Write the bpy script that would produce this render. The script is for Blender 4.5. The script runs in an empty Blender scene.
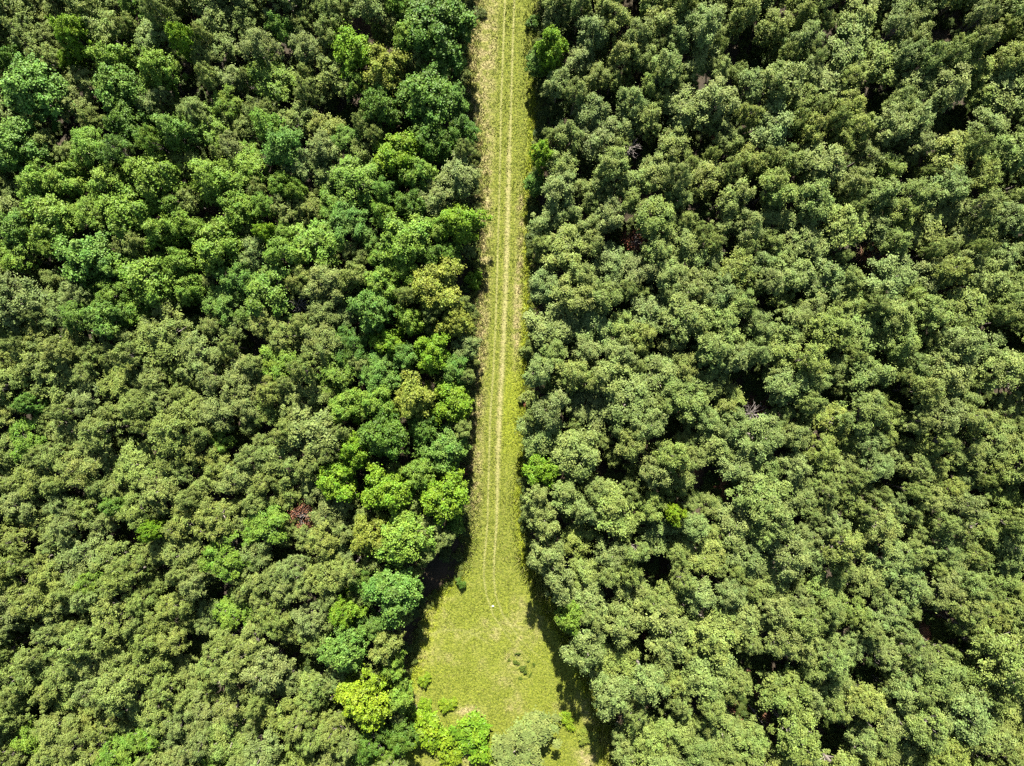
import bpy, math, random
import numpy as np
from mathutils import Vector

rng = np.random.default_rng(7)
random.seed(7)
scene = bpy.context.scene
COL = scene.collection

# ------------------------------------------------------------------ camera / scale
CAM_Z = 123.0
S = CAM_Z * 36.0 / 24.0 / 1024.0            # metres per pixel on the ground

def gx(px, z=0.0): return (px - 512.0) * S * (CAM_Z - z) / CAM_Z
def gy(py, z=0.0): return (383.0 - py) * S * (CAM_Z - z) / CAM_Z

cam_d = bpy.data.cameras.new('camera')
cam = bpy.data.objects.new('camera', cam_d); COL.objects.link(cam)
cam_d.lens = 24; cam_d.sensor_width = 36; cam_d.clip_end = 20000
cam.location = (0, 0, CAM_Z)
scene.camera = cam

# ------------------------------------------------------------------ light
EL, AZ = math.radians(42), math.radians(0)
w = bpy.data.worlds.new('World'); scene.world = w; w.use_nodes = True
nt = w.node_tree
bg = nt.nodes['Background']
sky = nt.nodes.new('ShaderNodeTexSky'); sky.sky_type = 'NISHITA'
sky.sun_disc = False; sky.sun_elevation = EL; sky.sun_rotation = AZ
nt.links.new(sky.outputs[0], bg.inputs[0]); bg.inputs[1].default_value = 0.05
sd = Vector((math.sin(AZ) * math.cos(EL), math.cos(AZ) * math.cos(EL), math.sin(EL)))
sl = bpy.data.lights.new('sun', 'SUN'); sl.energy = 5.0; sl.angle = math.radians(0.5); sl.color = (1.0, 0.955, 0.87)
so = bpy.data.objects.new('sun', sl); COL.objects.link(so)
so.rotation_euler = sd.to_track_quat('Z', 'Y').to_euler(); so.location = (0, 60, 90)
scene.view_settings.view_transform = 'Standard'; scene.view_settings.look = 'None'
scene.view_settings.gamma = 1; scene.view_settings.use_curve_mapping = False
scene.view_settings.exposure = 1.8
scene.cycles.use_denoising = False; scene.cycles.filter_width = 1.4
scene.cycles.max_bounces = 6; scene.cycles.diffuse_bounces = 2; scene.cycles.transmission_bounces = 4
scene.cycles.caustics_reflective = False; scene.cycles.caustics_refractive = False

# ------------------------------------------------------------------ materials
def new_mat(name):
    m = bpy.data.materials.new(name); m.use_nodes = True
    n = m.node_tree.nodes; n.clear()
    return m, n, m.node_tree.links

def math_node(n, l, op, a, b=None, c=None):
    k = n.new('ShaderNodeMath'); k.operation = op
    for i, v in enumerate((a, b, c)):
        if v is None: continue
        if isinstance(v, (int, float)): k.inputs[i].default_value = v
        else: l.new(v, k.inputs[i])
    return k.outputs[0]

def mix_rgb(n, l, f, a, b, blend='MIX'):
    k = n.new('ShaderNodeMix'); k.data_type = 'RGBA'; k.blend_type = blend
    for s_, v in ((k.inputs[0], f), (k.inputs[6], a), (k.inputs[7], b)):
        if isinstance(v, (int, float)): s_.default_value = v
        elif isinstance(v, tuple): s_.default_value = (*v, 1)[:4]
        else: l.new(v, s_)
    return k.outputs[2]

def attr(n, name):
    k = n.new('ShaderNodeAttribute'); k.attribute_name = name; return k

def foliage_material(name, fixed=None, fixed2=None, transl=0.16, gloss=0.5):
    """Leaf colour: tint of the tree x the leaf's own tone; matte-waxy front, some light through the blade."""
    m, n, l = new_mat(name)
    info = n.new('ShaderNodeObjectInfo')
    if fixed is None: tint = info.outputs['Color']
    else: tint = mix_rgb(n, l, info.outputs['Random'], fixed, fixed2)
    tone = attr(n, 'tone').outputs['Fac']
    hue = attr(n, 'warm').outputs['Fac']
    v = math_node(n, l, 'MULTIPLY_ADD', tone, 0.85, 0.55)
    hsv = n.new('ShaderNodeHueSaturation')
    l.new(math_node(n, l, 'MULTIPLY_ADD', hue, -0.030, 0.511), hsv.inputs['Hue'])
    hsv.inputs['Saturation'].default_value = 1.0
    l.new(v, hsv.inputs['Value']); l.new(tint, hsv.inputs['Color'])
    col = hsv.outputs[0]
    p = n.new('ShaderNodeBsdfPrincipled'); l.new(col, p.inputs['Base Color'])
    p.inputs['Roughness'].default_value = gloss; p.inputs['Specular IOR Level'].default_value = 0.2
    t = n.new('ShaderNodeBsdfTranslucent')
    tc = mix_rgb(n, l, 1.0, col, (1.0, 1.15, 0.45), 'MULTIPLY'); l.new(tc, t.inputs['Color'])
    mx = n.new('ShaderNodeMixShader'); mx.inputs[0].default_value = transl
    l.new(p.outputs[0], mx.inputs[1]); l.new(t.outputs[0], mx.inputs[2])
    o = n.new('ShaderNodeOutputMaterial'); l.new(mx.outputs[0], o.inputs[0])
    return m

def bark_material(name, a, b):
    m, n, l = new_mat(name)
    tc = n.new('ShaderNodeTexCoord'); no = n.new('ShaderNodeTexNoise'); no.inputs['Scale'].default_value = 6
    l.new(tc.outputs['Object'], no.inputs['Vector'])
    p = n.new('ShaderNodeBsdfPrincipled'); p.inputs['Roughness'].default_value = 0.9
    l.new(mix_rgb(n, l, no.outputs[0], a, b), p.inputs['Base Color'])
    o = n.new('ShaderNodeOutputMaterial'); l.new(p.outputs[0], o.inputs[0])
    return m

M_leaf = foliage_material('leaf_material')
M_mass = foliage_material('wood_leaf_material', (0.150, 0.200, 0.050), (0.155, 0.204, 0.043))
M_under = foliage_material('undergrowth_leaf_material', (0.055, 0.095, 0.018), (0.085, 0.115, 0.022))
M_dry = foliage_material('dry_leaf_material', (0.19, 0.075, 0.035), (0.17, 0.09, 0.05), 0.1)
M_bark = bark_material('bark_material', (0.10, 0.08, 0.065), (0.30, 0.26, 0.22))
M_pale = bark_material('pale_bark_material', (0.13, 0.11, 0.095), (0.27, 0.235, 0.205))

# ------------------------------------------------------------------ mesh helpers
def mesh_from(name, verts, faces_n, loops, mats, mat_idx=None, attrs=None, smooth=False):
    me = bpy.data.meshes.new(name)
    nv = len(verts); nf = len(faces_n)
    me.vertices.add(nv); me.vertices.foreach_set('co', np.asarray(verts, np.float32).ravel())
    me.loops.add(len(loops)); me.loops.foreach_set('vertex_index', np.asarray(loops, np.int32))
    me.polygons.add(nf)
    st = np.concatenate([[0], np.cumsum(faces_n)[:-1]]).astype(np.int32)
    me.polygons.foreach_set('loop_start', st)
    me.polygons.foreach_set('loop_total', np.asarray(faces_n, np.int32))
    for m in mats: me.materials.append(m)
    if mat_idx is not None: me.polygons.foreach_set('material_index', np.asarray(mat_idx, np.int32))
    me.update(calc_edges=True)
    for k, a in (attrs or {}).items():
        at = me.attributes.new(k, 'FLOAT', 'POINT'); at.data.foreach_set('value', np.asarray(a, np.float32))
    me.polygons.foreach_set('use_smooth', np.full(nf, smooth))
    return me

def unit(v): return v / np.maximum(np.linalg.norm(v, axis=-1, keepdims=True), 1e-9)

def leaf_quads(P, N, size, aspect, r):
    """One rhombic leaf (spray of leaflets) per point P, facing N."""
    k = len(P)
    ref = unit(r.normal(size=(k, 3)))
    A = unit(np.cross(N, ref)); B = np.cross(N, A)
    L = (size * r.uniform(0.7, 1.35, k))[:, None]; Wd = L * aspect
    fold = N * L * 0.18
    V = np.stack([P - A * L, P - B * Wd + fold, P + A * L, P + B * Wd + fold], 1).reshape(-1, 3)
    return V

def tube(pts, radii, seg=6):
    pts = np.asarray(pts, float); V = []; F = []
    for i, p in enumerate(pts):
        d = unit(pts[min(i + 1, len(pts) - 1)] - pts[max(i - 1, 0)])
        a = unit(np.cross(d, [0.31, 0.92, 0.11])); b = np.cross(d, a)
        for s_ in range(seg):
            t = 2 * math.pi * s_ / seg
            V.append(p + (a * math.cos(t) + b * math.sin(t)) * radii[i])
    for i in range(len(pts) - 1):
        for s_ in range(seg):
            F.append((i * seg + s_, i * seg + (s_ + 1) % seg, (i + 1) * seg + (s_ + 1) % seg, (i + 1) * seg + s_))
    top = len(V); V.append(pts[-1] + unit(pts[-1] - pts[-2]) * radii[-1])
    for s_ in range(seg):
        F.append(((len(pts) - 1) * seg + s_, (len(pts) - 1) * seg + (s_ + 1) % seg, top))
    return V, F

def join_tubes(list_):
    V, F = [], []
    for v, f in list_:
        o = len(V); V += v; F += [tuple(i + o for i in q) for q in f]
    return V, F

def tube_mesh(name, parts, mat):
    V, F = join_tubes(parts)
    return mesh_from(name, V, [len(f) for f in F], [i for f in F for i in f], [mat], smooth=True)

def tree_variant(seed, h, R, kind):
    """(trunk mesh, crown mesh). The crown is many leaf sprays set on short shoots; the shoots sit in tufts, the tufts fill several
    domes of unequal height, one per main limb, so the outline is uneven."""
    r = np.random.default_rng(seed)
    #              main limbs, tufts per limb, tuft radius, shoots, leaves per shoot, leaf length, aspect, crown base, dome depth
    if kind == 'bushy':      M_, tn, tr, sh, nl, ls, asp, base, dp = int(r.integers(7, 11)), 9, (0.34, 0.68), 10, 17, 0.118, 0.55, 0.38, 0.28
    elif kind == 'feathery': M_, tn, tr, sh, nl, ls, asp, base, dp = int(r.integers(8, 12)), 9, (0.29, 0.58), 9, 16, 0.112, 0.45, 0.42, 0.25
    elif kind == 'broad':    M_, tn, tr, sh, nl, ls, asp, base, dp = int(r.integers(10, 15)), 10, (0.46, 0.84), 10, 18, 0.150, 0.7, 0.30, 0.31
    else:                    M_, tn, tr, sh, nl, ls, asp, base, dp = int(r.integers(4, 6)), 7, (0.3, 0.5), 8, 13, 0.11, 0.65, 0.15, 0.35
    C, T = [], []
    hubs = []
    for i in range(M_):
        u = (i + 0.35) / M_
        a = i * 2.399963 + r.normal(0, 0.35)
        rho = R * 0.76 * math.sqrt(u) * r.uniform(0.8, 1.18)
        sub = R * r.uniform(0.25, 0.43)
        top = h * (1 - (0.20 if kind != 'broad' else 0.24) * (rho / R) ** 1.6 - abs(r.normal(0, 0.075)))
        hubs.append((rho * math.cos(a), rho * math.sin(a), top, sub))
    for (x, y, top, sub) in hubs:
        for j in range(tn):
            u = (j + 0.5) / tn
            a = j * 2.399963 + r.normal(0, 0.4); q = math.sqrt(u) * r.uniform(0.85, 1.15)
            z = top - 0.4 - h * dp * 0.8 * q ** 2.0 - abs(r.normal(0, 0.02 * h))
            C.append((x + sub * q * math.cos(a), y + sub * q * math.sin(a), z)); T.append(r.uniform(*tr) * (1.12 - 0.3 * q))
    for i in range(M_ * tn // 4):                                # lower skirt: the crown has depth seen from the side
        a = r.uniform(0, 6.28); q = r.uniform(0.45, 0.92)
        C.append((R * q * 0.85 * math.cos(a), R * q * 0.85 * math.sin(a), h * (base + 0.05 + r.uniform(0, 0.22)))); T.append(r.uniform(*tr) * 0.95)
    C = np.array(C); T = np.array(T)
    Ps, Ns, tone, warm = [], [], [], []
    up = {'bushy': 0.8, 'feathery': 1.2, 'broad': 0.5, 'shrub': 0.5}[kind]
    for c, t in zip(C, T):
        tt, tw = r.normal(0, 0.13), r.normal(0, 0.26)
        out = unit(np.array([c[0], c[1], 0.0])) * 0.35
        for _ in range(sh):
            d = unit(r.normal(size=3) + out + [0, 0, up]); ln = t * r.uniform(0.55, 1.1) * (1.55 if r.random() < 0.22 else 1.0)
            k = nl
            f = r.uniform(0.3, 1.05, k)
            p = c + d * (f * ln)[:, None] + r.normal(0, 0.21 * t, (k, 3)) * r.choice([1.0, 2.1], (k, 1), p=[0.74, 0.26])
            nrm = unit(d * 0.7 + r.normal(size=(k, 3)) * 0.38 + np.array([0, 0, 0.6]))
            Ps.append(p); Ns.append(nrm)
            ts = r.normal(0, 0.10)
            tone.append(np.clip(0.5 + tt + ts + r.normal(0, 0.18, k), 0, 1)); warm.append(np.clip(0.5 + tw + r.normal(0, 0.2, k), 0, 1))
    P = np.concatenate(Ps); N = np.concatenate(Ns); tone = np.concatenate(tone); warm = np.concatenate(warm)
    V = leaf_quads(P, N, ls, asp, r)
    k = len(P)
    crown = mesh_from('crown', V, np.full(k, 4), np.arange(4 * k), [M_leaf], attrs={'tone': np.repeat(tone, 4), 'warm': np.repeat(warm, 4)})
    # trunk with limbs to the tufts
    lean = r.normal(0, 0.25, 2)
    hb = h * base
    tp = [np.array([lean[0] * f * f, lean[1] * f * f, h * 0.86 * f]) for f in np.linspace(0, 1, 6)]
    r0 = 0.018 * h
    tubes = [tube([(0, 0, -0.3)] + [tuple(p) for p in tp], [r0 * 1.5, r0 * 1.15, r0, r0 * 0.85, r0 * 0.65, r0 * 0.4, r0 * 0.15], 7)]
    order = r.permutation(len(C))[: 16 if kind != 'shrub' else 9]
    for j in order:
        c = C[j]; f0 = np.clip((c[2] / (h * 0.86)) * r.uniform(0.45, 0.75), 0.12, 0.85)
        a = np.array([lean[0] * f0 * f0, lean[1] * f0 * f0, h * 0.86 * f0])
        mid = a * 0.45 + c * 0.55 + np.array([0, 0, -0.06 * h * r.random()])
        tubes.append(tube([a, mid, c], [r0 * 0.5, r0 * 0.3, r0 * 0.1], 5))
    trunk = tube_mesh('trunk', tubes, M_bark)
    return trunk, crown, h, R

VAR = {
    'bushy_tree':     [tree_variant(100 + i, 12.5, 2.9, 'bushy') for i in range(9)],
    'feathery_tree':  [tree_variant(200 + i, 11.5, 2.8, 'feathery') for i in range(9)],
    'broadleaf_tree': [tree_variant(300 + i, 14.0, 4.3, 'broad') for i in range(8)],
    'shrub':          [tree_variant(400 + i, 2.6, 1.8, 'shrub') for i in range(4)],
}

# ------------------------------------------------------------------ placing trees
TAKEN_LABELS = {}
def colour_jitter(c, k=0.10):
    f = 1 + random.uniform(-k, k)
    return (c[0] * f * (1 + random.uniform(-k, k) * 0.7), c[1] * f, c[2] * f * (1 + random.uniform(-k, k)), 1.0)

def plant(kind, px, py, rpx, colour, label, category, group, hscale=1.0, z_c=0.72, jitter=0.06):
    i = random.randrange(len(VAR[kind]))
    trunk_me, crown_me, h0, R0 = VAR[kind][i]
    hz = hscale * h0
    zc = hz * z_c
    R = rpx * S * (CAM_Z - zc) / CAM_Z
    root = bpy.data.objects.new(kind, None); COL.objects.link(root)
    root.empty_display_size = 0.5
    root.location = (gx(px, zc), gy(py, zc), 0.0)
    root.rotation_euler = (0, 0, random.uniform(0, 6.283))
    root.scale = (R / R0, R / R0 * random.uniform(0.92, 1.08), hz / h0)
    root['label'] = label; root['category'] = category
    if group: root['group'] = group
    for nm, me in (('trunk', trunk_me), ('crown', crown_me)):
        o = bpy.data.objects.new(nm, me); COL.objects.link(o); o.parent = root
        if nm == 'crown': o.color = colour_jitter(colour, jitter)
    return root

# leaf colours as the trees themselves have them
CLR = {
    'grey':   (0.152, 0.202, 0.052),      # grey-green
    'olive':  (0.157, 0.206, 0.043),      # olive green
    'cool':   (0.100, 0.192, 0.028),      # cool green
    'dark':   (0.072, 0.140, 0.016),      # dark green
    'fresh':  (0.126, 0.216, 0.025),      # fresh green
    'vivid':  (0.122, 0.222, 0.013),      # vivid green
    'lime':   (0.150, 0.232, 0.012),      # lime
    'yellow': (0.168, 0.204, 0.026),      # yellowish green
}
WORD = {'grey': 'grey-green', 'olive': 'olive green', 'cool': 'cool green', 'dark': 'dark green', 'fresh': 'fresh green',
        'vivid': 'vivid green', 'lime': 'lime green', 'yellow': 'yellowish green'}

# (kind, px, py, radius px, colour, height scale, words that set it apart; None = described by look and place)
B, F_, U_, H_ = 'broadleaf_tree', 'feathery_tree', 'bushy_tree', 'shrub'
NOTABLE = [
    # upper left wood
    (B, 70, 32, 20, 'vivid', 1.15, 'vivid green tree near the upper left corner, brightest one there'),
    (B, 70, 60, 12, 'vivid', .75, 'small vivid green tree just below the brightest one near the upper left corner'),
    (B, 181, 37, 14, 'vivid', 1.15, 'small vivid green crown just above a black gap in the upper left wood'),
    (B, 28, 88, 33, 'cool', 1.1, 'very broad cool green tree on the left border below the upper left corner'),
    (B, 6, 142, 30, 'cool', 1.0, None), (B, 112, 58, 22, 'fresh', .95, None), (B, 155, 68, 21, 'fresh', 1.0, None),
    (B, 117, 88, 25, 'cool', 1.05, None), (B, 125, 122, 22, 'dark', .9, None), (B, 174, 130, 22, 'cool', 1.0, None),
    (B, 36, 182, 22, 'fresh', .95, None), (B, 66, 178, 19, 'fresh', .95, None), (B, 107, 182, 22, 'fresh', .95, None),
    (B, 152, 176, 27, 'fresh', 1.05, None), (B, 214, 180, 27, 'fresh', 1.05, None), (B, 46, 218, 27, 'fresh', 1.0, None),
    (B, 125, 214, 27, 'fresh', 1.05, None), (B, 158, 232, 20, 'fresh', 1.0, None), (B, 186, 226, 17, 'fresh', .95, None),
    (B, 216, 246, 27, 'fresh', 1.05, None), (B, 236, 210, 21, 'fresh', .95, None), (B, 84, 258, 33, 'cool', 1.05, 'very broad cool green tree with flat layered top in the left wood'),
    (B, 143, 277, 30, 'fresh', 1.05, None), (B, 178, 262, 17, 'fresh', .95, None), (B, 105, 318, 21, 'cool', 1.05, None),
    (B, 12, 225, 20, 'cool', .95, None), (B, 188, 290, 15, 'fresh', .9, None), (B, 8, 60, 16, 'dark', .9, None),
    (B, 264, 232, 11, 'vivid', 1.0, 'small vivid green crown alone among grey-green trees left of the track'),
    # strip of mixed trees along the left edge of the track
    (B, 280, 26, 15, 'cool', .9, None), (B, 355, 50, 24, 'vivid', 1.0, 'most vivid green tree of the upper left wood, round and broad'),
    (B, 408, 40, 18, 'fresh', 1.0, None), (B, 384, 66, 25, 'yellow', 1.05, 'yellow-tinged tree just right of the most vivid green tree'),
    (B, 424, 96, 32, 'dark', 1.05, None), (B, 436, 22, 36, 'dark', 1.1, 'broad dark green tree at the top border beside the track'),
    (B, 449, 54, 16, 'cool', .8, None), (B, 454, 100, 18, 'cool', .8, None), (B, 395, 155, 25, 'vivid', .95, 'two-toned vivid green tree a few crowns left of the track'),
    (B, 418, 172, 18, 'fresh', .9, None), (B, 430, 138, 22, 'dark', .85, None), (U_, 460, 176, 21, 'grey', .95, None), (B, 380, 106, 22, 'dark', 1.0, None),
    (B, 281, 184, 14, 'fresh', .9, None), (B, 404, 236, 28, 'fresh', 1.05, None), (B, 462, 222, 23, 'vivid', .95, 'vivid green tree on the left edge of the track, in its upper half'),
    (B, 381, 212, 14, 'fresh', .95, None), (B, 438, 286, 27, 'yellow', 1.0, 'broad yellow-green tree near the left edge of the track'),
    (B, 380, 286, 20, 'fresh', .95, None), (B, 352, 276, 16, 'olive', .95, None), (B, 371, 310, 23, 'cool', 1.05, None),
    (B, 408, 318, 17, 'fresh', .85, None), (B, 388, 343, 17, 'vivid', .8, None), (B, 431, 352, 21, 'vivid', 1.0, 'round vivid green tree set among darker trees left of the track'),
    (B, 454, 322, 19, 'yellow', .85, None), (H_, 473, 278, 10, 'vivid', 1.0, 'low vivid green shrub squeezed against the left edge of the track'), (U_, 465, 346, 15, 'grey', .75, None),
    (B, 430, 255, 16, 'dark', .8, None), (B, 410, 204, 18, 'dark', .85, None), (B, 450, 255, 15, 'dark', .7, None),
    (B, 414, 396, 24, 'yellow', 1.05, None), (B, 450, 402, 21, 'vivid', .8, None), (B, 380, 436, 27, 'dark', 1.05, None),
    (B, 376, 402, 19, 'fresh', .95, None), (B, 354, 450, 17, 'vivid', .95, None), (B, 443, 452, 25, 'cool', .8, None),
    (B, 338, 482, 21, 'vivid', .95, None), (B, 384, 492, 26, 'vivid', 1.05, None), (B, 418, 474, 18, 'fresh', .9, None),
    (B, 443, 497, 28, 'vivid', .95, 'broad vivid green tree bulging over the left edge of the track where it narrows'),
    (B, 368, 538, 22, 'yellow', 1.0, None), (B, 401, 538, 29, 'fresh', 1.05, None), (B, 454, 526, 11, 'cool', .55, None),
    (U_, 311, 432, 28, 'grey', 1.1, None), (B, 420, 428, 18, 'dark', .8, None), (B, 345, 408, 18, 'fresh', .9, None),
    (B, 390, 596, 29, 'cool', 1.05, 'round cool green tree standing out over black shade beside the clearing'),
    (B, 346, 612, 18, 'vivid', .9, None), (B, 345, 652, 25, 'cool', 1.0, None), (B, 384, 648, 18, 'olive', .95, None), (B, 393, 668, 12, 'fresh', .8, None),
    (B, 361, 702, 31, 'lime', 1.0, 'lime green tree near the bottom, largest bright crown left of the clearing'),
    (B, 398, 698, 17, 'fresh', .75, None), (B, 396, 738, 20, 'dark', .6, None),
    (H_, 430, 738, 24, 'lime', 1.5, 'bright lime shrub at the bottom edge of the clearing, leftmost of three'),
    (H_, 471, 742, 24, 'vivid', 1.4, 'mid green shrub at the bottom edge of the clearing, between two paler ones'),
    (H_, 498, 758, 12, 'lime', 1.1, 'low lime shrub below the middle of the clearing, at the bottom border'),
    (U_, 530, 745, 37, 'grey', .48, 'broad low grey-green tree with thin crown at the bottom end of the clearing'),
    (H_, 425, 681, 7, 'lime', .55, 'little lime bush with its own short shadow on the left side of the clearing'),
    (H_, 409, 712, 10, 'fresh', .7, None), (H_, 424, 706, 9, 'lime', .5, None), (H_, 448, 706, 9, 'lime', .5, None), (H_, 404, 690, 8, 'fresh', .6, None),
    (B, 150, 532, 11, 'vivid', 1.0, 'small vivid green crown alone in the lower left wood'),
    (B, 112, 506, 11, 'cool', .85, None), (B, 26, 404, 12, 'cool', .9, None), (B, 296, 190, 12, 'fresh', .9, None),
    # right edge of the track
    (B, 551, 44, 18, 'vivid', 1.0, 'vivid green tree near the top on the right edge of the track'), (B, 540, 60, 14, 'cool', .55, None),
    (B, 543, 153, 14, 'vivid', .85, 'small vivid green tree in the upper half on the right edge of the track'), (B, 536, 182, 13, 'cool', .5, None),
    (B, 541, 470, 20, 'vivid', .9, 'vivid light green tree overhanging the right edge of the track, in its lower half'),
    (B, 570, 620, 16, 'fresh', 1.0, None), (U_, 559, 588, 20, 'grey', 1.25, None), (B, 676, 516, 11, 'lime', 1.05, 'small lime green crown alone in the right wood'),
    (U_, 547, 556, 20, 'grey', 1.25, None), (U_, 613, 696, 22, 'grey', 1.25, None), (U_, 588, 650, 22, 'grey', 1.3, None), (H_, 566, 722, 10, 'lime', .45, None), (H_, 588, 738, 10, 'yellow', .45, None), (H_, 452, 760, 14, 'lime', 1.0, None),
    (H_, 527, 352, 7, 'olive', .5, None), (H_, 530, 398, 10, 'olive', .7, None), (H_, 534, 20, 8, 'dark', .7, None), (H_, 461, 583, 6, 'dark', .6, None),
]

# openings in the canopy (px, py, radius px)
GAPS = [(187, 86, 15), (40, 268, 9), (196, 311, 10), (300, 303, 11), (165, 146, 8), (55, 128, 7), (120, 440, 8), (235, 432, 7), (125, 545, 9),
        (295, 657, 13), (303, 517, 10), (110, 600, 8), (195, 640, 8), (30, 715, 9), (18, 640, 8), (215, 590, 9), (285, 555, 6), (245, 350, 8),
        (320, 96, 7), (345, 112, 8), (250, 95, 6), (468, 10, 13), (746, 50, 15), (957, 118, 16), (950, 14, 16), (1012, 186, 10), (1012, 338, 12),
        (702, 210, 11), (762, 200, 8), (872, 257, 14), (632, 240, 11), (622, 300, 7), (690, 345, 9), (912, 172, 9), (612, 95, 9), (640, 150, 9),
        (757, 392, 18), (614, 476, 13), (712, 482, 18), (657, 570, 17), (672, 424, 9), (742, 661, 10), (764, 665, 10), (787, 668, 10), (870, 676, 15), (936, 630, 18), (900, 485, 10),
        (826, 741, 13), (752, 712, 17), (780, 720, 10), (585, 160, 9), (700, 145, 8), (878, 100, 7), (660, 715, 12), (965, 650, 8), (640, 650, 8), (830, 395, 8), (905, 400, 12), (990, 400, 8), (560, 108, 14), (545, 118, 8)]

RUST_SPOTS = [(303, 517, 8), (628, 150, 7), (632, 243, 7), (622, 300, 7), (640, 312, 6), (872, 257, 9), (808, 285, 6), (672, 424, 7), (694, 424, 7), (690, 467, 9), (718, 488, 9),
        (750, 716, 15), (782, 720, 8), (765, 690, 9), (662, 715, 9), (935, 630, 10), (967, 652, 7), (612, 478, 7), (757, 405, 6), (524, 402, 5), (470, 470, 4), (640, 640, 5), (712, 145, 6), (860, 360, 5), (555, 330, 5)]

LEFT_LIMIT = [(-160, 478), (0, 472), (30, 472), (60, 468), (110, 478), (200, 481), (300, 479), (400, 474), (450, 470), (500, 472), (530, 462), (560, 428),
              (595, 418), (650, 405), (680, 402), (720, 405), (766, 408), (900, 400)]
RIGHT_LIMIT = [(-160, 540), (0, 538), (60, 532), (100, 540), (125, 540), (150, 531), (200, 530), (300, 530), (400, 524), (450, 524), (500, 517), (560, 535),
               (590, 550), (640, 566), (680, 588), (720, 612), (766, 616), (900, 612)]
def lerp_tab(tab, y): return float(np.interp(y, [a for a, _ in tab], [b for _, b in tab]))

def fill_points():
    """Dart throwing over the two woods (and a margin round the frame); spacing follows the photographed crown size of each zone."""
    r = random.Random(31)
    fixed = [(n[1], n[2], n[3]) for n in NOTABLE]
    pts = []
    grid = {}
    def near(x, y, rad):
        gx_, gy_ = int(x // 60), int(y // 60)
        for a in range(gx_ - 1, gx_ + 2):
            for b in range(gy_ - 1, gy_ + 2):
                for (X, Y, R_) in grid.get((a, b), ()):
                    if (X - x) ** 2 + (Y - y) ** 2 < (0.80 * (rad + R_)) ** 2: return True
        return False
    for X, Y, R_ in fixed: grid.setdefault((int(X // 60), int(Y // 60)), []).append((X, Y, R_ * 0.93))
    for tries, shrink in ((16000, 1.0), (16000, 0.82), (22000, 0.66), (14000, 0.48)):
        for _ in range(tries):
            x, y = r.uniform(-190, 1214), r.uniform(-240, 930)
            left = x < 500
            # zone: crown radius and kind
            if left:
                if y > 330 + 0.12 * x: kind, rad = 'feathery_tree', 15.6
                elif x < 250 and 90 < y: kind, rad = 'feathery_tree', 17.0
                else: kind, rad = ('feathery_tree' if r.random() < 0.65 else 'bushy_tree'), 17.0
            else:
                if x > 800 and 400 < y < 660: kind, rad = 'feathery_tree', 14.5
                elif y > 560: kind, rad = 'bushy_tree', 17.6
                else: kind, rad = 'bushy_tree', 16.2
            rad *= shrink * r.uniform(0.72, 1.38)
            lim_l, lim_r = lerp_tab(LEFT_LIMIT, y), lerp_tab(RIGHT_LIMIT, y)
            if lim_l - rad * 0.85 < x < lim_r + rad * 0.85: continue
            if y > 766 and 400 < x < 620: pass
            if any((x - a) ** 2 + (y - b) ** 2 < (c + rad * 0.78) ** 2 for a, b, c in GAPS): continue
            if shrink < 0.5 and y < 280 and r.random() < 0.45: continue
            if near(x, y, rad): continue
            grid.setdefault((int(x // 60), int(y // 60)), []).append((x, y, rad))
            pts.append((x, y, rad, kind, shrink))
    return pts

def place_words(px, py):
    return f'{round(px / 10.24)}% across and {round(py / 7.66)}% down the photo'

def size_word(kind, rpx):
    a, b = {'broadleaf_tree': (16, 25), 'bushy_tree': (13, 18), 'feathery_tree': (12, 16), 'shrub': (9, 14)}[kind]
    return 'small' if rpx < a else 'broad' if rpx > b else 'medium'

KWORD = {'broadleaf_tree': 'broadleaf tree', 'bushy_tree': 'bushy tree', 'feathery_tree': 'feathery tree', 'shrub': 'shrub'}
GROUP = {('broadleaf_tree', 0): 'broadleaf trees of the left wood', ('broadleaf_tree', 1): 'broadleaf trees along the right wood edge',
         ('bushy_tree', 0): 'bushy trees of the left wood', ('bushy_tree', 1): 'bushy trees of the right wood',
         ('feathery_tree', 0): 'feathery trees of the left wood', ('feathery_tree', 1): 'feathery trees of the right wood',
         ('shrub', 0): 'shrubs along the wood edge', ('shrub', 1): 'shrubs along the wood edge'}

for kind, px, py, rp, c, hs, text in NOTABLE:
    if text is None:
        beside = ''
        if kind == 'shrub': beside = 'by the grass'
        else: beside = 'in the left wood' if px < 500 else 'in the right wood'
        text = f'{size_word(kind, rp)} {WORD[c]} {KWORD[kind]} {beside}, {place_words(px, py)}'
    plant(kind, px, py, rp * 0.99, CLR[c], text, 'shrub' if kind == 'shrub' else 'tree', GROUP[(kind, int(px > 505))], hs)

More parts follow.
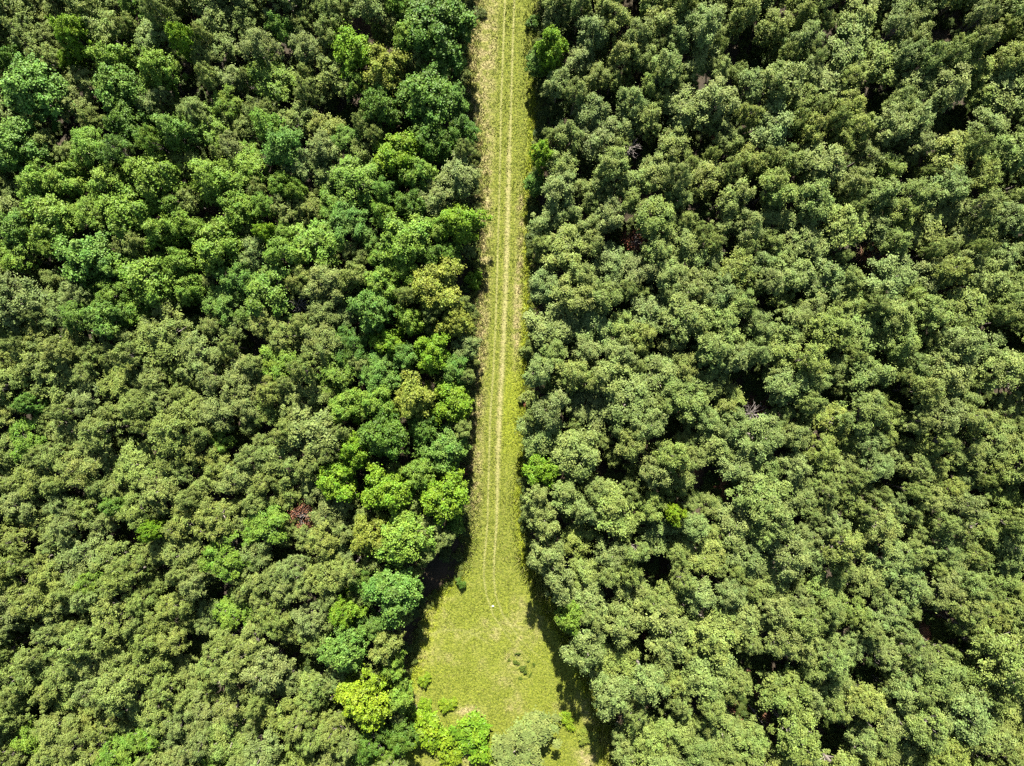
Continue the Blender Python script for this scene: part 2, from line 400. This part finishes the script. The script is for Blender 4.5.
mass_pts = []
n_ind = {}
fill = fill_points()
inside = [p for p in fill if -6 < p[0] < 1030 and -6 < p[1] < 772 and p[4] > 0.5]
rest = [p for p in fill if p not in set(inside)]
by_kind = {}
for p in inside: by_kind.setdefault(p[3], []).append(p)
for kind, lst in by_kind.items():
    lst.sort(key=lambda p: -p[2])
    for j, (px, py, rad, _k, sh) in enumerate(lst):
        if j >= 300:
            rest.append(lst[j]); continue
        right = px > 505
        t = random.random()
        if right: c = 'grey' if t < 0.66 else 'olive'
        elif (px < 290 and 95 < py < 325 and t < 0.55) or (px > 335 and t < 0.7): c = random.choice(['fresh', 'fresh', 'cool', 'fresh', 'dark' if px > 335 else 'fresh'])
        else: c = 'olive' if t < 0.6 else 'grey' if t < 0.93 else 'fresh'
        vx, vy = min(max(px, 4), 1020), min(max(py, 4), 762)
        text = f'{size_word(kind, rad)} {WORD[c]} {KWORD[kind]} in the {"right" if right else "left"} wood, {place_words(vx, vy)}'
        k = 0
        while text in TAKEN_LABELS:
            k += 1; text = text.replace(' tree in', ' tree, lower crown, in') if k == 1 else text + ' '
        TAKEN_LABELS[text] = 1
        base = CLR[c]
        hs = random.gauss(1.0, 0.17) * (0.9 if sh < 0.8 else 1.0)
        plant(kind, px, py, rad * float(np.interp(py, [0, 330], [1.14, 1.27])), base, text, 'tree', GROUP[(kind, int(right))], hs, jitter=0.10)
        n_ind[kind] = n_ind.get(kind, 0) + 1
print('FILL', len(fill), 'inside', len(inside), n_ind, 'mass', len(rest))

# ------------------------------------------------------------------ stuff scattered with geometry nodes
def scatter(name, points, scales, sources, label=None, category=None):
    """ONE object: copies of the source meshes on the points (position, turn about z, scale xyz, which source)."""
    me = bpy.data.meshes.new(name)
    me.from_pydata([tuple(p) for p in points], [], [])
    k = len(points); r = np.random.default_rng(len(points))
    sa = me.attributes.new('scl', 'FLOAT_VECTOR', 'POINT'); sa.data.foreach_set('vector', np.asarray(scales, np.float32).ravel())
    ra = me.attributes.new('rot', 'FLOAT', 'POINT'); ra.data.foreach_set('value', r.uniform(0, 6.283, k).astype(np.float32))
    ia = me.attributes.new('pick', 'INT', 'POINT'); ia.data.foreach_set('value', r.integers(0, len(sources), k).astype(np.int32))
    src = bpy.data.collections.new(name + '_source')
    for i, sm in enumerate(sources):
        o = bpy.data.objects.new(f'{name}_source_{i:02d}', sm); src.objects.link(o)
    ob = bpy.data.objects.new(name, me); COL.objects.link(ob)
    ob['kind'] = 'stuff'
    if label: ob['label'] = label
    if category: ob['category'] = category
    g = bpy.data.node_groups.new(name, 'GeometryNodeTree')
    g.interface.new_socket('Geometry', in_out='INPUT', socket_type='NodeSocketGeometry')
    g.interface.new_socket('Geometry', in_out='OUTPUT', socket_type='NodeSocketGeometry')
    n, l = g.nodes, g.links
    gi, go = n.new('NodeGroupInput'), n.new('NodeGroupOutput')
    ci = n.new('GeometryNodeCollectionInfo'); ci.inputs['Collection'].default_value = src
    ci.inputs['Separate Children'].default_value = True; ci.inputs['Reset Children'].default_value = True
    def named(nm, t):
        a = n.new('GeometryNodeInputNamedAttribute'); a.data_type = t; a.inputs['Name'].default_value = nm; return a.outputs['Attribute']
    cx = n.new('ShaderNodeCombineXYZ'); l.new(named('rot', 'FLOAT'), cx.inputs[2])
    ip = n.new('GeometryNodeInstanceOnPoints')
    l.new(gi.outputs[0], ip.inputs['Points']); l.new(ci.outputs[0], ip.inputs['Instance'])
    ip.inputs['Pick Instance'].default_value = True
    l.new(named('pick', 'INT'), ip.inputs['Instance Index'])
    l.new(cx.outputs[0], ip.inputs['Rotation']); l.new(named('scl', 'FLOAT_VECTOR'), ip.inputs['Scale'])
    l.new(ip.outputs[0], go.inputs[0])
    md = ob.modifiers.new('scatter', 'NODES'); md.node_group = g
    return ob

def merged_tree(tv, leaf_mat):
    """trunk and crown of a variant as one mesh for the woodland mass"""
    t, c = tv[0], tv[1]
    def get(me):
        v = np.empty(len(me.vertices) * 3, np.float32); me.vertices.foreach_get('co', v)
        lo = np.empty(len(me.loops), np.int32); me.loops.foreach_get('vertex_index', lo)
        ft = np.empty(len(me.polygons), np.int32); me.polygons.foreach_get('loop_total', ft)
        return v.reshape(-1, 3), lo, ft
    v1, l1, f1 = get(t); v2, l2, f2 = get(c)
    tone = np.empty(len(v2), np.float32); c.attributes['tone'].data.foreach_get('value', tone)
    warm = np.empty(len(v2), np.float32); c.attributes['warm'].data.foreach_get('value', warm)
    z = np.full(len(v1), 0.5, np.float32)
    return mesh_from('woodland_tree', np.concatenate([v1, v2]), np.concatenate([f1, f2]), np.concatenate([l1, l2 + len(v1)]), [M_bark, leaf_mat],
                     np.concatenate([np.zeros(len(f1)), np.ones(len(f2))]), {'tone': np.concatenate([z, tone]), 'warm': np.concatenate([z, warm])})

pp, ss = [], []
for (px, py, rad, kind, sh) in rest:
    hs = random.gauss(1.0, 0.17) * (1.0 if sh > 0.5 else 0.72); zc = 12.0 * hs * 0.72
    pp.append((gx(px, zc), gy(py, zc), 0)); R = rad * 1.26 * S * (CAM_Z - zc) / CAM_Z / 2.85
    ss.append((R, R, hs))
scatter('woodland_canopy', pp, ss, [merged_tree(v, M_mass) for v in VAR['bushy_tree'][:5] + VAR['feathery_tree'][:5]],
        'grey-green trees of the woods where they run on past the larger crowns', 'woodland')

# ------------------------------------------------------------------ ground
def vnoise(x, y, scale, seed):
    r = np.random.default_rng(seed); G = r.random((256, 256))
    u, v = np.asarray(x) / scale + 1000.37, np.asarray(y) / scale + 1000.71
    i, j = np.floor(u).astype(int), np.floor(v).astype(int); fu, fv = u - i, v - j
    fu, fv = fu * fu * (3 - 2 * fu), fv * fv * (3 - 2 * fv)
    g = lambda a, b: G[a % 256, b % 256]
    return (g(i, j) * (1 - fu) + g(i + 1, j) * fu) * (1 - fv) + (g(i, j + 1) * (1 - fu) + g(i + 1, j + 1) * fu) * fv
def fbm(x, y, scale, seed):
    return (vnoise(x, y, scale, seed) + 0.5 * vnoise(x, y, scale / 2.1, seed + 1) + 0.25 * vnoise(x, y, scale / 4.3, seed + 2)) / 1.75

def sstep(a, b, x):
    t = np.clip((x - a) / (b - a), 0, 1); return t * t * (3 - 2 * t)

GRASS_L = [(-400, 472), (0, 474), (50, 468), (90, 466), (120, 475), (200, 479), (300, 478), (400, 474), (450, 468), (500, 471), (550, 466), (575, 460), (592, 440), (615, 424), (660, 416), (690, 400), (730, 396), (766, 400), (1200, 420)]
GRASS_R = [(-400, 540), (0, 540), (50, 532), (100, 537), (150, 536), (200, 529), (300, 530), (400, 526), (450, 528), (500, 521), (555, 527), (585, 540), (620, 562), (660, 585), (700, 600), (740, 612), (766, 616), (1200, 600)]
RUT_L = [(-400, 508), (0, 505), (50, 503), (105, 501), (150, 500.3), (210, 499), (260, 497.5), (315, 496), (370, 493.4), (420, 490), (470, 488.8), (525, 487.4), (560, 484.2), (578, 483.8), (595, 486.5), (615, 493), (640, 510), (665, 535)]
RUT_R = [(-400, 517), (0, 514.3), (50, 512.5), (105, 511), (150, 509.7), (210, 508), (260, 507), (315, 504.7), (370, 502.4), (420, 499.5), (470, 497.8), (525, 496.6), (560, 494), (578, 493.8), (595, 495.6), (615, 503), (640, 521), (665, 548)]
def tab(t, y): return np.interp(y, [a for a, _ in t], [b for _, b in t])

def ground_weights(px, py):
    """What grows where on the ride: dry straw, lush lime grass, worn wheel ruts, leaf litter - as fields over pixel coordinates of the ground."""
    X, Y = px * S, py * S
    n1, n2, n3 = fbm(X, Y, 3.0, 11), fbm(X, Y, 1.1, 21), fbm(X, Y, 8.0, 31)
    L, R = tab(GRASS_L, py), tab(GRASS_R, py)
    edge = 7 * (n1 - 0.5) + 5 * (n2 - 0.5)
    litter = np.maximum(sstep(2.5, -3.5, px - L + edge), sstep(2.5, -3.5, R - px + edge))
    rl, rr = tab(RUT_L, py), tab(RUT_R, py)
    fade = (0.7 + 0.3 * sstep(600, 565, py)) * sstep(682, 628, py)
    rut = np.maximum(np.exp(-((px - rl) / 0.95) ** 2) * 0.85, np.exp(-((px - rr) / (1.0 + 0.8 * sstep(100, 200, py) * sstep(560, 470, py))) ** 2) * 0.95) * fade
    rut *= 0.45 + 0.75 * n2
    # a turning mark in the clearing and older, fainter wheel lines
    for cx_, cy_, rad in ((494, 662, 38), (496, 663, 46), (455, 668, 44)):
        dd = np.hypot(px - cx_, (py - cy_) * 1.15) - rad * (1 + 0.12 * (n3 - 0.5)) - 3 * (n1 - 0.5)
        rut = np.maximum(rut, np.exp(-(dd / 1.5) ** 2) * 0.42 * sstep(0.30, 0.55, n1) * sstep(0.35, 0.75, (cy_ - py) / rad))
    up = sstep(545, 480, py)
    straw = sstep(1.5, 13, rl - px) * (0.55 + 0.75 * (n1 - 0.3)) * up * 0.9
    straw = np.maximum(straw, sstep(9, 2, px - L) * up * 0.9)
    mid = sstep(-1.5, 1.5, px - rr) * sstep(rr - 5, rr - 1, px) * 0
    b = np.exp(-((px - (rr + 12.5)) / 4.0) ** 2) * sstep(170, 225, py) * sstep(390, 330, py) * 0.85
    straw = np.maximum(straw, b * (0.4 + 1.1 * n2))
    wide = np.exp(-((px - rr + 0.6) / 2.3) ** 2) * sstep(105, 170, py) * sstep(500, 440, py) * 0.75
    straw = np.maximum(straw, wide)
    straw = np.maximum(straw, np.exp(-(((px - 470) / 14) ** 2 + ((py - 711) / 5) ** 2)) * 1.0)
    straw = np.maximum(straw, np.exp(-(((px - 586) / 9) ** 2 + ((py - 758) / 10) ** 2)) * 1.0)
    straw = np.maximum(straw, np.exp(-(((px - 415) / 6) ** 2 + ((py - 715) / 10) ** 2)) * 0.9)
    straw = np.maximum(straw, 0.36 * sstep(0.5, 0.75, fbm(X, Y, 4.5, 131)) * sstep(540, 620, py))
    straw = np.clip(straw * (0.25 + 1.15 * sstep(0.3, 0.72, 0.5 * n2 + 0.5 * vnoise(X, Y, 0.55, 91))), 0, 1)
    lime = sstep(12, 3, R - px) * (0.5 + n1) * sstep(60, 110, py)
    lime = np.maximum(lime, sstep(1, 6, px - rr) * sstep(335, 385, py) * sstep(485, 430, py) * 0.65)
    lime = np.maximum(lime, sstep(560, 610, py) * (0.25 + 1.3 * sstep(22, 3, np.minimum(px - L, R - px))) * (0.4 + n1))
    lime = np.clip(lime, 0, 1)
    return np.clip(straw, 0, 1), lime, np.clip(rut, 0, 1), litter

def litter_nodes(n, l, vec):
    a = n.new('ShaderNodeTexNoise'); a.inputs['Scale'].default_value = 0.35; a.inputs['Detail'].default_value = 4; l.new(vec, a.inputs['Vector'])
    b = n.new('ShaderNodeTexNoise'); b.inputs['Scale'].default_value = 5.0; b.inputs['Detail'].default_value = 5; l.new(vec, b.inputs['Vector'])
    mr = n.new('ShaderNodeMapRange'); mr.inputs[1].default_value = 0.42; mr.inputs[2].default_value = 0.62; l.new(a.outputs[0], mr.inputs[0])
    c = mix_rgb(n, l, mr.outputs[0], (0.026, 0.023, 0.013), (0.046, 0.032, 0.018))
    mr2 = n.new('ShaderNodeMapRange'); mr2.inputs[1].default_value = 0.35; mr2.inputs[2].default_value = 0.7; l.new(b.outputs[0], mr2.inputs[0])
    rust = mix_rgb(n, l, b.outputs[0], (0.20, 0.075, 0.035), (0.36, 0.17, 0.08))
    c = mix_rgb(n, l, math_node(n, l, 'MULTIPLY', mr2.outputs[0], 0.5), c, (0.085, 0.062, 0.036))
    return mix_rgb(n, l, attr(n, 'rust').outputs['Fac'], c, rust), b.outputs[0]

M_floor, n, l = new_mat('forest_floor_material')
tc = n.new('ShaderNodeTexCoord')
c, hgt = litter_nodes(n, l, tc.outputs['Object'])
p = n.new('ShaderNodeBsdfPrincipled'); p.inputs['Roughness'].default_value = 0.95; l.new(c, p.inputs['Base Color'])
bp = n.new('ShaderNodeBump'); bp.inputs['Distance'].default_value = 0.08; l.new(hgt, bp.inputs['Height']); l.new(bp.outputs[0], p.inputs['Normal'])
o = n.new('ShaderNodeOutputMaterial'); l.new(p.outputs[0], o.inputs[0])

M_ride, n, l = new_mat('mown_grass_material')
tc = n.new('ShaderNodeTexCoord'); V = tc.outputs['Object']
def noise(scale, detail=3, rough=0.6):
    k = n.new('ShaderNodeTexNoise'); k.inputs['Scale'].default_value = scale; k.inputs['Detail'].default_value = detail
    k.inputs['Roughness'].default_value = rough; l.new(V, k.inputs['Vector']); return k.outputs[0]
def ramp(x, a, b):
    k = n.new('ShaderNodeMapRange'); k.inputs[1].default_value = a; k.inputs[2].default_value = b; l.new(x, k.inputs[0]); return k.outputs[0]
f1, f2, f3 = noise(0.9), noise(2.6, 5, 0.75), noise(0.5)
green = mix_rgb(n, l, ramp(f2, 0.38, 0.64), (0.058, 0.080, 0.009), (0.200, 0.218, 0.028))
green = mix_rgb(n, l, math_node(n, l, 'MULTIPLY', ramp(f1, 0.45, 0.7), 0.45), green, (0.195, 0.195, 0.045))
limec = mix_rgb(n, l, ramp(f2, 0.38, 0.62), (0.094, 0.128, 0.007), (0.250, 0.278, 0.017))
strawc = mix_rgb(n, l, ramp(f2, 0.36, 0.62), (0.120, 0.108, 0.036), (0.375, 0.320, 0.145))
rutc = mix_rgb(n, l, ramp(f2, 0.35, 0.65), (0.185, 0.180, 0.058), (0.305, 0.285, 0.118))
litc, _h = litter_nodes(n, l, V)
def wobble(name):
    a = attr(n, name).outputs['Fac']
    return math_node(n, l, 'MULTIPLY', a, math_node(n, l, 'MULTIPLY_ADD', f1, 1.2, 0.4))
c = mix_rgb(n, l, wobble('lime'), green, limec)
def clampn(x):
    k = n.new('ShaderNodeClamp'); l.new(x, k.inputs[0]); return k.outputs[0]
c = mix_rgb(n, l, clampn(wobble('straw')), c, strawc)
c = mix_rgb(n, l, clampn(attr(n, 'rut').outputs['Fac']), c, rutc)
c = mix_rgb(n, l, clampn(attr(n, 'litter').outputs['Fac']), c, litc)
p = n.new('ShaderNodeBsdfPrincipled'); p.inputs['Roughness'].default_value = 0.9; p.inputs['Specular IOR Level'].default_value = 0.2
l.new(c, p.inputs['Base Color'])
bp = n.new('ShaderNodeBump'); bp.inputs['Distance'].default_value = 0.22; bp.inputs['Strength'].default_value = 0.9
l.new(math_node(n, l, 'ADD', f2, math_node(n, l, 'MULTIPLY', noise(3.0), 0.6)), bp.inputs['Height']); l.new(bp.outputs[0], p.inputs['Normal'])
o = n.new('ShaderNodeOutputMaterial'); l.new(p.outputs[0], o.inputs[0])

def structure(name, me):
    ob = bpy.data.objects.new(name, me); COL.objects.link(ob); ob['kind'] = 'structure'; return ob

E = 4000.0
me = mesh_from('ground', [(-E, -E, -0.12), (E, -E, -0.12), (E, E, -0.12), (-E, E, -0.12)], [4], [0, 1, 2, 3], [M_floor])
structure('ground', me)

fx, fy = np.meshgrid(np.arange(-260, 1290, 5.0), np.arange(-330, 1100, 5.0)); fnx, fny = fx.shape[1], fx.shape[0]; fx, fy = fx.ravel(), fy.ravel()
rust = np.zeros(len(fx))
for a, b, c in RUST_SPOTS: rust = np.maximum(rust, np.exp(-(((fx - a) ** 2 + (fy - b) ** 2) / (1.2 * c) ** 2) ** 1.5))
ii = (np.arange(fny - 1)[:, None] * fnx + np.arange(fnx - 1)[None, :]).ravel()
structure('forest_floor', mesh_from('forest_floor', np.stack([gx(fx), gy(fy), -0.09 + 0.04 * (fbm(fx * S, fy * S, 3.0, 51) - 0.5)], 1), np.full(len(ii), 4),
          np.stack([ii, ii + fnx, ii + fnx + 1, ii + 1], 1).ravel(), [M_floor], attrs={'rust': rust}, smooth=True))

xs = np.arange(360, 672, 0.8); ys = np.arange(-330, 1100, 1.6)
PX, PY = np.meshgrid(xs, ys); px, py = PX.ravel(), PY.ravel()
straw, lime, rut, litter = ground_weights(px, py)
z = 0.09 * (fbm(px * S, py * S, 2.5, 41) - 0.5) - 0.05 * rut + 0.02
V_ = np.stack([gx(px), gy(py), z], 1)
nx, ny = len(xs), len(ys)
ii = (np.arange(ny - 1)[:, None] * nx + np.arange(nx - 1)[None, :]).ravel()
lo = np.stack([ii, ii + nx, ii + nx + 1, ii + 1], 1).ravel()
structure('grass_track', mesh_from('grass_track', V_, np.full(len(ii), 4), lo, [M_ride], attrs={'straw': straw, 'lime': lime, 'rut': rut, 'litter': litter}, smooth=True))

# ------------------------------------------------------------------ grass blades on the track and clearing (uncountable: one object)
M_blade, n, l = new_mat('grass_blade_material')
at = n.new('ShaderNodeAttribute'); at.attribute_name = 'blade_colour'
p = n.new('ShaderNodeBsdfPrincipled'); p.inputs['Roughness'].default_value = 0.6; p.inputs['Specular IOR Level'].default_value = 0.3; l.new(at.outputs['Color'], p.inputs['Base Color'])
t = n.new('ShaderNodeBsdfTranslucent'); l.new(at.outputs['Color'], t.inputs['Color'])
mx = n.new('ShaderNodeMixShader'); mx.inputs[0].default_value = 0.3; l.new(p.outputs[0], mx.inputs[1]); l.new(t.outputs[0], mx.inputs[2])
o = n.new('ShaderNodeOutputMaterial'); l.new(mx.outputs[0], o.inputs[0])

def grass():
    r = np.random.default_rng(5)
    N0 = 150000
    x = r.uniform(385, 640, N0); y = r.uniform(-60, 830, N0)
    straw, lime, rut, litter = ground_weights(x, y)
    L, R = tab(GRASS_L, y), tab(GRASS_R, y)
    e = np.minimum(x - L, R - x)
    keep = (e > -14 * (r.random(N0) ** 1.5)) & (r.random(N0) > rut * 1.5) & (r.random(N0) < 0.85)
    x, y, straw, lime, litter, e = (a[keep] for a in (x, y, straw, lime, litter, e))
    k = len(x)
    tall = np.clip(1 - e / 14.0, 0, 1)
    h = 0.05 + 0.10 * r.random(k) + tall * r.uniform(0.05, 0.55, k) * (0.4 + fbm(x * S, y * S, 2.0, 77))
    shade_weeds = (y > 555) & (x > 515) & (e < 12)
    h = np.where(shade_weeds, h + r.uniform(0.1, 0.8, k), h)
    nb = 3
    X, Y = np.repeat(gx(x), nb) + r.normal(0, 0.07, k * nb), np.repeat(gy(y), nb) + r.normal(0, 0.07, k * nb)
    H = np.repeat(h, nb) * r.uniform(0.6, 1.2, k * nb)
    a = r.uniform(0, 6.283, k * nb); wd = 0.03 + 0.05 * r.random(k * nb) + 0.04 * H
    tilt = r.uniform(0.5, 1.5, k * nb) * H; b = r.uniform(0, 6.283, k * nb)
    z0 = np.zeros(k * nb) - 0.03
    p0 = np.stack([X - np.cos(a) * wd, Y - np.sin(a) * wd, z0], 1); p1 = np.stack([X + np.cos(a) * wd, Y + np.sin(a) * wd, z0], 1)
    tx, ty = X + np.cos(b) * tilt, Y + np.sin(b) * tilt
    p2 = np.stack([tx + np.cos(a) * wd * 0.4, ty + np.sin(a) * wd * 0.4, H], 1); p3 = np.stack([tx - np.cos(a) * wd * 0.4, ty - np.sin(a) * wd * 0.4, H], 1)
    V = np.stack([p0, p1, p2, p3], 1).reshape(-1, 3)
    m = k * nb
    g_, li_, st_ = np.array([0.126, 0.160, 0.019]), np.array([0.206, 0.242, 0.013]), np.array([0.32, 0.262, 0.115])
    c = g_ + (li_ - g_) * lime[:, None]
    c = c + (st_ - c) * np.clip(straw * r.uniform(0.3, 1.3, k) + 0.35 * (r.random(k) < 0.18), 0, 1)[:, None]
    c = c + (np.array([0.13, 0.17, 0.03]) - c) * (0.6 * litter)[:, None]
    c = np.repeat(c, nb, 0) * r.uniform(0.45, 1.4, (m, 1))
    me = mesh_from('grass', V, np.full(m, 4), np.arange(4 * m), [M_blade])
    ca = me.color_attributes.new('blade_colour', 'FLOAT_COLOR', 'POINT')
    ca.data.foreach_set('color', np.concatenate([np.repeat(c, 4, 0), np.ones((4 * m, 1))], 1).astype(np.float32).ravel())
    ob = bpy.data.objects.new('grass', me); COL.objects.link(ob); ob['kind'] = 'stuff'
    ob['label'] = 'mown yellowish green grass covering the track and the clearing at its end'; ob['category'] = 'grass'
grass()

# ------------------------------------------------------------------ undergrowth and dry brush beneath the trees
def retint(me, mat):
    m2 = me.copy(); m2.materials.clear(); m2.materials.append(mat); return m2
r = np.random.default_rng(9)
pts, scl = [], []
while len(pts) < 7500:
    x, y = r.uniform(-180, 1200), r.uniform(-200, 930)
    if tab(GRASS_L, y) - 7 < x < tab(GRASS_R, y) + 7: continue
    if vnoise(np.array(x * S), np.array(y * S), 9.0, 63) < 0.15: continue
    pts.append((gx(x), gy(y), -0.1)); s_ = r.uniform(0.35, 0.95); scl.append((s_, s_, s_ * r.uniform(0.4, 1.0)))
for a, b, cc in GAPS:
    for _ in range(9):
        pts.append((gx(a + r.normal(0, cc * 0.8)), gy(b + r.normal(0, cc * 0.8)), -0.1)); s_ = r.uniform(0.3, 0.8); scl.append((s_, s_, s_ * r.uniform(0.4, 0.9)))
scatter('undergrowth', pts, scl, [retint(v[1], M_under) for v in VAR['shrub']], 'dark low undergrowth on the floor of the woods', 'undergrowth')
pts, scl = [], []
for i in range(1500):
    y = r.uniform(-60, 830); lft = r.random() < 0.5
    x = (tab(GRASS_L, y) - 9 + 9.5 * r.random() ** 0.7) if lft else (tab(GRASS_R, y) + 9 - 9.5 * r.random() ** 0.7)
    pts.append((gx(x), gy(y), -0.1)); s_ = r.uniform(0.1, 0.3) * (1.9 if r.random() < 0.12 else 1.0); scl.append((s_, s_, s_ * r.uniform(0.5, 1.2)))
M_edge = foliage_material('edge_leaf_material', (0.075, 0.115, 0.022), (0.135, 0.165, 0.030))
scatter('edge_weeds', pts, scl, [retint(v[1], M_edge) for v in VAR['shrub']], 'low green weeds along the edges of the grass track and clearing', 'weeds')
pts, scl = [], []
for a, b, cc in RUST_SPOTS:
    for _ in range(4):
        pts.append((gx(a + r.normal(0, cc * 0.7)), gy(b + r.normal(0, cc * 0.7)), -0.1)); s_ = r.uniform(0.2, 0.42); scl.append((s_, s_, s_ * 0.6))
scatter('dry_undergrowth', pts, scl, [retint(v[1], M_dry) for v in VAR['shrub']], 'rust brown dried bracken on the floor in gaps of the woods', 'undergrowth')

# ------------------------------------------------------------------ single things
def log(px, py, length, ang, rad, label, name='fallen_log'):
    """a fallen trunk: bent tapered bole with broken branch stubs"""
    root = bpy.data.objects.new(name, None); COL.objects.link(root)
    root.location = (gx(px, 0.3), gy(py, 0.3), 0); root.rotation_euler = (0, 0, ang)
    root['label'] = label; root['category'] = 'log'
    n_ = 7
    P = [(length * (f - 0.5), 0.12 * math.sin(5 * f), 0.3 + 1.4 * f * f) for f in np.linspace(0, 1, n_)]
    me = tube_mesh('bole', [tube(P, [rad * (1 - 0.6 * f) for f in np.linspace(0, 1, n_)], 8)], M_pale)
    o = bpy.data.objects.new('bole', me); COL.objects.link(o); o.parent = root
    for f, s_ in ((0.35, 1), (0.6, -1), (0.8, 1)):
        a = np.array([length * (f - 0.5), 0, 0.3 + 1.4 * f * f])
        me = tube_mesh('branch', [tube([a, a + np.array([0.5, 0.55 * s_, 0.35]), a + np.array([1.2, 0.9 * s_, 0.5])], [rad * .4, rad * .28, rad * .1], 6)], M_pale)
        o = bpy.data.objects.new('branch', me); COL.objects.link(o); o.parent = root
log(754, 712, 5.0, math.radians(-50), 0.20, 'pale fallen trunk lying in a rust brown gap of the right wood')

def dead_tree(px, py, h, label, leaves=False):
    r = np.random.default_rng(int(px * 7 + py))
    root = bpy.data.objects.new('dead_tree', None); COL.objects.link(root)
    zc = h * 0.7
    root.location = (gx(px, zc), gy(py, zc), 0); root['label'] = label; root['category'] = 'tree'; root['group'] = 'dead trees'
    tr = [(0, 0, -0.2), (0.1, 0, h * .35), (0.0, 0.15, h * .7), (0.1, 0.1, h)]
    o = bpy.data.objects.new('trunk', tube_mesh('trunk', [tube(tr, [0.2, 0.16, 0.1, 0.03], 7)], M_pale)); COL.objects.link(o); o.parent = root
    tips = []; tubes = []
    for i in range(22):
        f = r.uniform(0.35, 0.95); a = i * 2.4; ln = h * 0.32 * (1.15 - f) + 0.7
        b = np.array([0.05, 0.08, h * f]); e = b + np.array([math.cos(a) * ln, math.sin(a) * ln, ln * 0.7])
        m = (b + e) / 2 + r.normal(0, 0.15, 3); tubes.append(tube([b, m, e], [0.06, 0.045, 0.015], 5)); tips.append(e)
        for _ in range(4):
            q = b + (e - b) * r.uniform(0.4, 1); d = unit(r.normal(size=3) + [math.cos(a), math.sin(a), 0.6]) * r.uniform(0.5, 1.1)
            tubes.append(tube([q, q + d * 0.6 + r.normal(0, .06, 3), q + d], [0.03, 0.022, 0.008], 4))
    o = bpy.data.objects.new('branches', tube_mesh('branches', tubes, M_pale)); COL.objects.link(o); o.parent = root
    if leaves:
        P = np.concatenate([e + r.normal(0, 0.45, (60, 3)) for e in tips]); N = unit(r.normal(size=P.shape) + [0, 0, .5])
        k = len(P)
        me = mesh_from('dry_leaves', leaf_quads(P, N, 0.14, 0.5, r), np.full(k, 4), np.arange(4 * k), [M_dry],
                       attrs={'tone': np.repeat(r.random(k), 4), 'warm': np.repeat(r.random(k), 4)})
        o = bpy.data.objects.new('dry_leaves', me); COL.objects.link(o); o.parent = root
dead_tree(300, 306, 7, 'bare grey dead tree in a gap of the left wood')
dead_tree(303, 516, 7, 'rust brown dead tree with withered leaves in the lower left wood', True)
dead_tree(627, 150, 7.5, 'bare grey dead tree in the right wood near its upper edge')
dead_tree(534, 719, 2.2, 'bare grey twiggy dead tree at the bottom end of the clearing')
dead_tree(750, 415, 8, 'bare grey-brown dead tree below a black gap in the right wood')
dead_tree(634, 243, 6, 'rust brown withered dead tree in the upper right wood', True)
dead_tree(872, 258, 5, 'rust red withered dead tree in a dark gap of the right wood', True)

def stone(px, py, size, colour, label):
    m, n, l = new_mat('stone_material')
    tc = n.new('ShaderNodeTexCoord'); no = n.new('ShaderNodeTexNoise'); no.inputs['Scale'].default_value = 8; l.new(tc.outputs['Object'], no.inputs['Vector'])
    p = n.new('ShaderNodeBsdfPrincipled'); p.inputs['Roughness'].default_value = 0.8
    l.new(mix_rgb(n, l, no.outputs[0], tuple(0.7 * v for v in colour), colour), p.inputs['Base Color'])
    o = n.new('ShaderNodeOutputMaterial'); l.new(p.outputs[0], o.inputs[0])
    import bmesh
    r = np.random.default_rng(int(px)); bm = bmesh.new(); bmesh.ops.create_icosphere(bm, subdivisions=3, radius=size)
    d = unit(r.normal(size=(6, 3)))
    for v in bm.verts:
        u = np.array(v.co) / size
        k = 1 - 0.35 * max(0, max(float(u @ q) for q in d) - 0.55) + 0.12 * math.sin(4 * u[0] + 3 * u[1])
        v.co = Vector((u * size * k * np.array([1.2, 0.9, 0.7])).tolist())
    me = bpy.data.meshes.new('stone'); bm.to_mesh(me); bm.free(); me.materials.append(m)
    for q in me.polygons: q.use_smooth = True
    ob = bpy.data.objects.new('stone', me); COL.objects.link(ob); ob.location = (gx(px), gy(py), size * 0.35)
    ob['label'] = label; ob['category'] = 'stone'
stone(493, 606, 0.19, (0.8, 0.79, 0.74), 'small white stone on the grass where the wheel ruts end')
stone(415, 706, 0.5, (0.55, 0.40, 0.31), 'pinkish stone among low shrubs on the left side of the clearing')

# little dark weeds on the clearing
for i, (x, y, rp) in enumerate([(518, 653, 2.2), (509, 660, 1.7), (516, 662, 2.6), (522, 668, 3.4), (525, 671, 3.0), (528, 661, 1.8), (534, 664, 1.8), (520, 678, 1.8), (530, 675, 2.0), (510, 685, 1.4)]):
    t_, c_, h0, R0 = VAR['shrub'][i % 4]
    root = bpy.data.objects.new('weed', None); COL.objects.link(root)
    root.location = (gx(x), gy(y), 0); k = rp * S / R0
    root.scale = (k * random.uniform(0.8, 1.7), k * random.uniform(0.45, 0.9), k * random.uniform(0.5, 1.0)); root.rotation_euler = (0, 0, i * 1.3)
    root['label'] = 'little dark green weed in the loose cluster on the right half of the clearing'
    root['category'] = 'weed'; root['group'] = 'dark weeds on the clearing'
    for nm, me in (('stem', t_), ('foliage', c_)):
        o = bpy.data.objects.new(nm, me); COL.objects.link(o); o.parent = root
        o.color = (0.080, 0.122, 0.014, 1)
